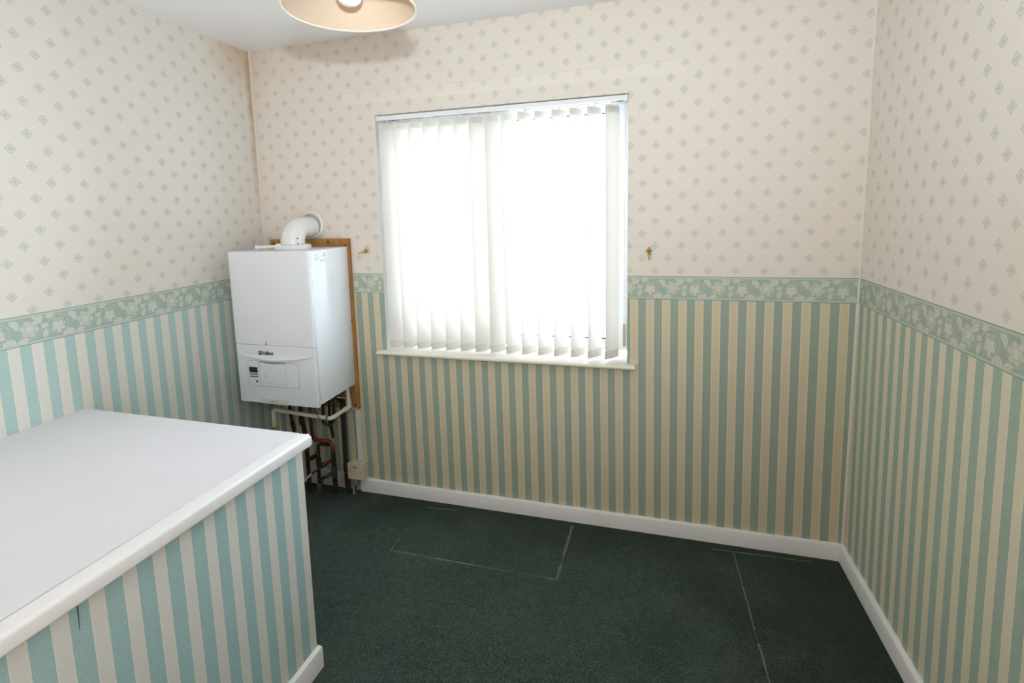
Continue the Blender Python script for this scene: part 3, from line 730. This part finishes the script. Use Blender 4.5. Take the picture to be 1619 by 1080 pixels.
hl_ = obj('valve_lever', tube(BM(), [(.268, -.122, .113), (.235, -.134, .084), (.185, -.146, .040)], [.0052, .0062, .0056], 10), M_IVORY, lv, True); hl_['label'] = 'pale plastic lever handle'
dv = obj('drain_valve', cyl(BM(), (.376, -.078, .118), (.345, -.095, .100), .0095, 14, .001), M_GRN, cpipe, True)
obj('valve_spout', cyl(BM(), (.350, -.092, .103), (.300, -.105, .078), .0090, 14, .003), M_DARK, dv, True)
obj('valve_key', cyl(BM(), (.322, -.100, .088), (.328, -.110, .064), .0065, 10, .002), M_DARK, dv, True)

# ivory junction box, its trunking and cables
jb = thing('junction_box', 'grubby ivory switch box on the wall above the skirting end', 'junction box', (.497, 0, .083))
obj('box_body', box(BM(), (.4525, -.052, .0865), (.5420, -.0004, .1690), .002, 2), M_IVORY, jb)
obj('box_cover', box(BM(), (.4515, -.0575, .0845), (.5430, -.0522, .1710), .002, 2), M_IVORY, jb)
obj('fuse_slot', box(BM(), (.483, -.0590, .1480), (.507, -.0574, .1555), .0005, 1), M_BROWN, jb)
for x in (.467, .527): obj('screw', lathe(BM(), [(0, .001), (.003, .0008), (.0036, 0), (0, 0)], (x, -.0575, .128), (0, -1, 0), 10), M_SCREW, jb)
bm = BM(); box(bm, (.4965, -.0582, .112), (.4985, -.0574, .144)); obj('cover_crack', bm, M_BROWN, jb)
tk = thing('cable_trunking', 'white plastic cable trunking running down from the plywood to the ivory box', 'trunking', (.512, 0, .17))
obj('trunking', box(BM(), (.492, -.0165, .1712), (.516, -.0004, .4480), .0015, 1), plain('white_trunking_plastic', (232, 230, 232), .45, .02), tk)
bm = box(BM(), (.5162, -.0100, .1700), (.5235, -.0004, .4480), .001, 1); obj('cable_cover', bm, M_IVORY, tk)
cb = thing('power_cable', 'thin white cable looping from under the boiler to the trunking top', 'cable', (.46, -.05, .49))
obj('cable', tube(BM(), [(.462, -.12, .552), (.462, -.036, .515), (.475, -.030, .470), (.498, -.026, .4535), (.506, -.012, .4512)], .0028, 8, True, .02), M_CABLE, cb, True)
cb = thing('black_wire', 'thin black wire hanging under the front right corner of the boiler', 'cable', (.44, -.25, .52))
obj('cable', tube(BM(), [(.420, -.255, .574), (.432, -.262, .535), (.452, -.252, .482)], .0017, 8, True, .015), M_BLACKC, cb, True)
cb = thing('loose_wires', 'bare cable ends hanging between the ivory box and the floor', 'cable', (.49, -.04, .02))
obj('cable', tube(BM(), [(.478, -.030, .0845), (.477, -.034, .055), (.482, -.040, .022), (.476, -.050, .004)], .0035, 8, True, .015), M_BLACKC, cb, True)
obj('cable', tube(BM(), [(.486, -.036, .0842), (.487, -.045, .060), (.478, -.055, .032), (.484, -.062, .004)], .0042, 8, True, .015), M_CHROME, cb, True)
obj('cable', tube(BM(), [(.510, -.040, .0842), (.503, -.046, .055), (.494, -.052, .030), (.493, -.060, .004)], .0028, 8, True, .015), M_BROWN, cb, True)

# ------------------------------------------------------------------ brass tie-back hooks
def hook(label, c, rot):
    t = thing('tieback_hook', label, 'hook', c, 'brass hooks either side of the window')
    R_ = Matrix.Rotation(rot, 4, 'Y')
    def P(x, z, y=-.012): v = R_ @ Vector((x, y, z)); return Vector(c)+v
    bm = tube(BM(), [P(0, -.028), P(0, -.024), P(0, -.012), P(0, 0), P(0, .006)], [.0042, .0040, .0028, .0030, .0042], 10); obj('stem', bm, M_BRASS, t, True)
    bm = tube(BM(), [P(-.0075, .0005), P(-.003, -.0015), P(.003, -.0015), P(.0075, .0005)], [.0022, .0030, .0030, .0022], 8); obj('collar', bm, M_BRASS, t, True)
    bm = BM()
    for a, b, r in (((-.003, .010), (-.0120, .0135), .0040), ((.003, .010), (.0120, .0135), .0040), ((0, .006), (0, .028), .0058)):
        p, q = P(*a, y=-.014), P(*b, y=-.014); tube(bm, [p, p.lerp(q, .35), p.lerp(q, .75), q], [r*.55, r*.95, r, r*.35], 10)
    obj('finial', bm, M_BRASS, t, True)
    bm = cyl(BM(), P(0, -.006, y=0.0), P(0, -.006, y=-.012), .0028, 10)
    for v in bm.verts: v.co.y = min(v.co.y, -.0002)
    obj('shank', bm, M_SCREW, t, True)
hook('brass tie-back hook upright on the wall right of the window', (1.9490, 0, 1.262), 0)
hook('brass tie-back hook turned sideways between the boiler and the window', (.5960, 0, 1.2745), math.radians(74))

# ------------------------------------------------------------------ pendant lamp
LX, LY, LZ, LR = 1.302, -1.20, 1.915, .1455
pl = thing('pendant_lamp', 'cream cone pendant lamp shade hanging from the ceiling', 'lamp', (LX, LY, H))
t_ = .0012; top_r, hgt = .042, .150
bm = lathe(BM(), [(LR, 0), (LR-.003, .0035), (top_r, hgt), (top_r-t_, hgt), (LR-.003-t_*1.4, .0035), (LR-.004, 0)], (LX, LY, LZ), (0, 0, 1), 96, True)
sh_ = obj('lamp_shade', bm, M_SHADE, pl, True)
bm = BM()
cir = [Vector((LX+(LR-.001)*math.cos(2*PI*i/96), LY+(LR-.001)*math.sin(2*PI*i/96), LZ+.0005)) for i in range(97)]
tube(bm, cir, .0028, 8, False); obj('rim_binding', bm, plain('pale_cream_binding', (246, 236, 218), .7, .02), pl, True)
bm = BM(); tube(bm, [Vector((LX+top_r*math.cos(2*PI*i/40), LY+top_r*math.sin(2*PI*i/40), LZ+hgt)) for i in range(41)], .0014, 6, False)
for k in range(3):
    a = 2*PI*k/3; tube(bm, [(LX+.017*math.cos(a), LY+.017*math.sin(a), LZ+hgt-.012), (LX+top_r*math.cos(a), LY+top_r*math.sin(a), LZ+hgt)], .0014, 6)
obj('shade_ring', bm, M_BRASS, pl, True)
bm = lathe(BM(), [(0, .075), (.018, .075), (.0195, .070), (.0195, .020), (.0165, .016), (.0165, -.004), (.0150, -.008), (0, -.008)], (LX, LY, LZ+hgt-.054), (0, 0, 1), 24); obj('lamp_holder', bm, M_HOLDER, pl, True)
bm = BM(); lathe(bm, [(.0135, .094), (.0135, .080), (.0160, .072), (.0245, .056), (.0290, .040), (.0300, .030), (.0285, .018), (.0235, .0085), (.0140, .002), (0, 0)], (LX, LY, LZ+.006), (0, 0, 1), 32); obj('bulb', bm, M_BULB, pl, True)
obj('flex', cyl(BM(), (LX, LY, LZ+hgt+.021), (LX, LY, H-.02), .0032, 10), M_CABLE, pl, True)
bm = lathe(BM(), [(0, 0), (.042, 0), (.042, .008), (.030, .022), (.008, .028), (0, .028)], (LX, LY, H-.0002), (0, 0, -1), 32); obj('ceiling_rose', bm, M_HOLDER, pl, True)
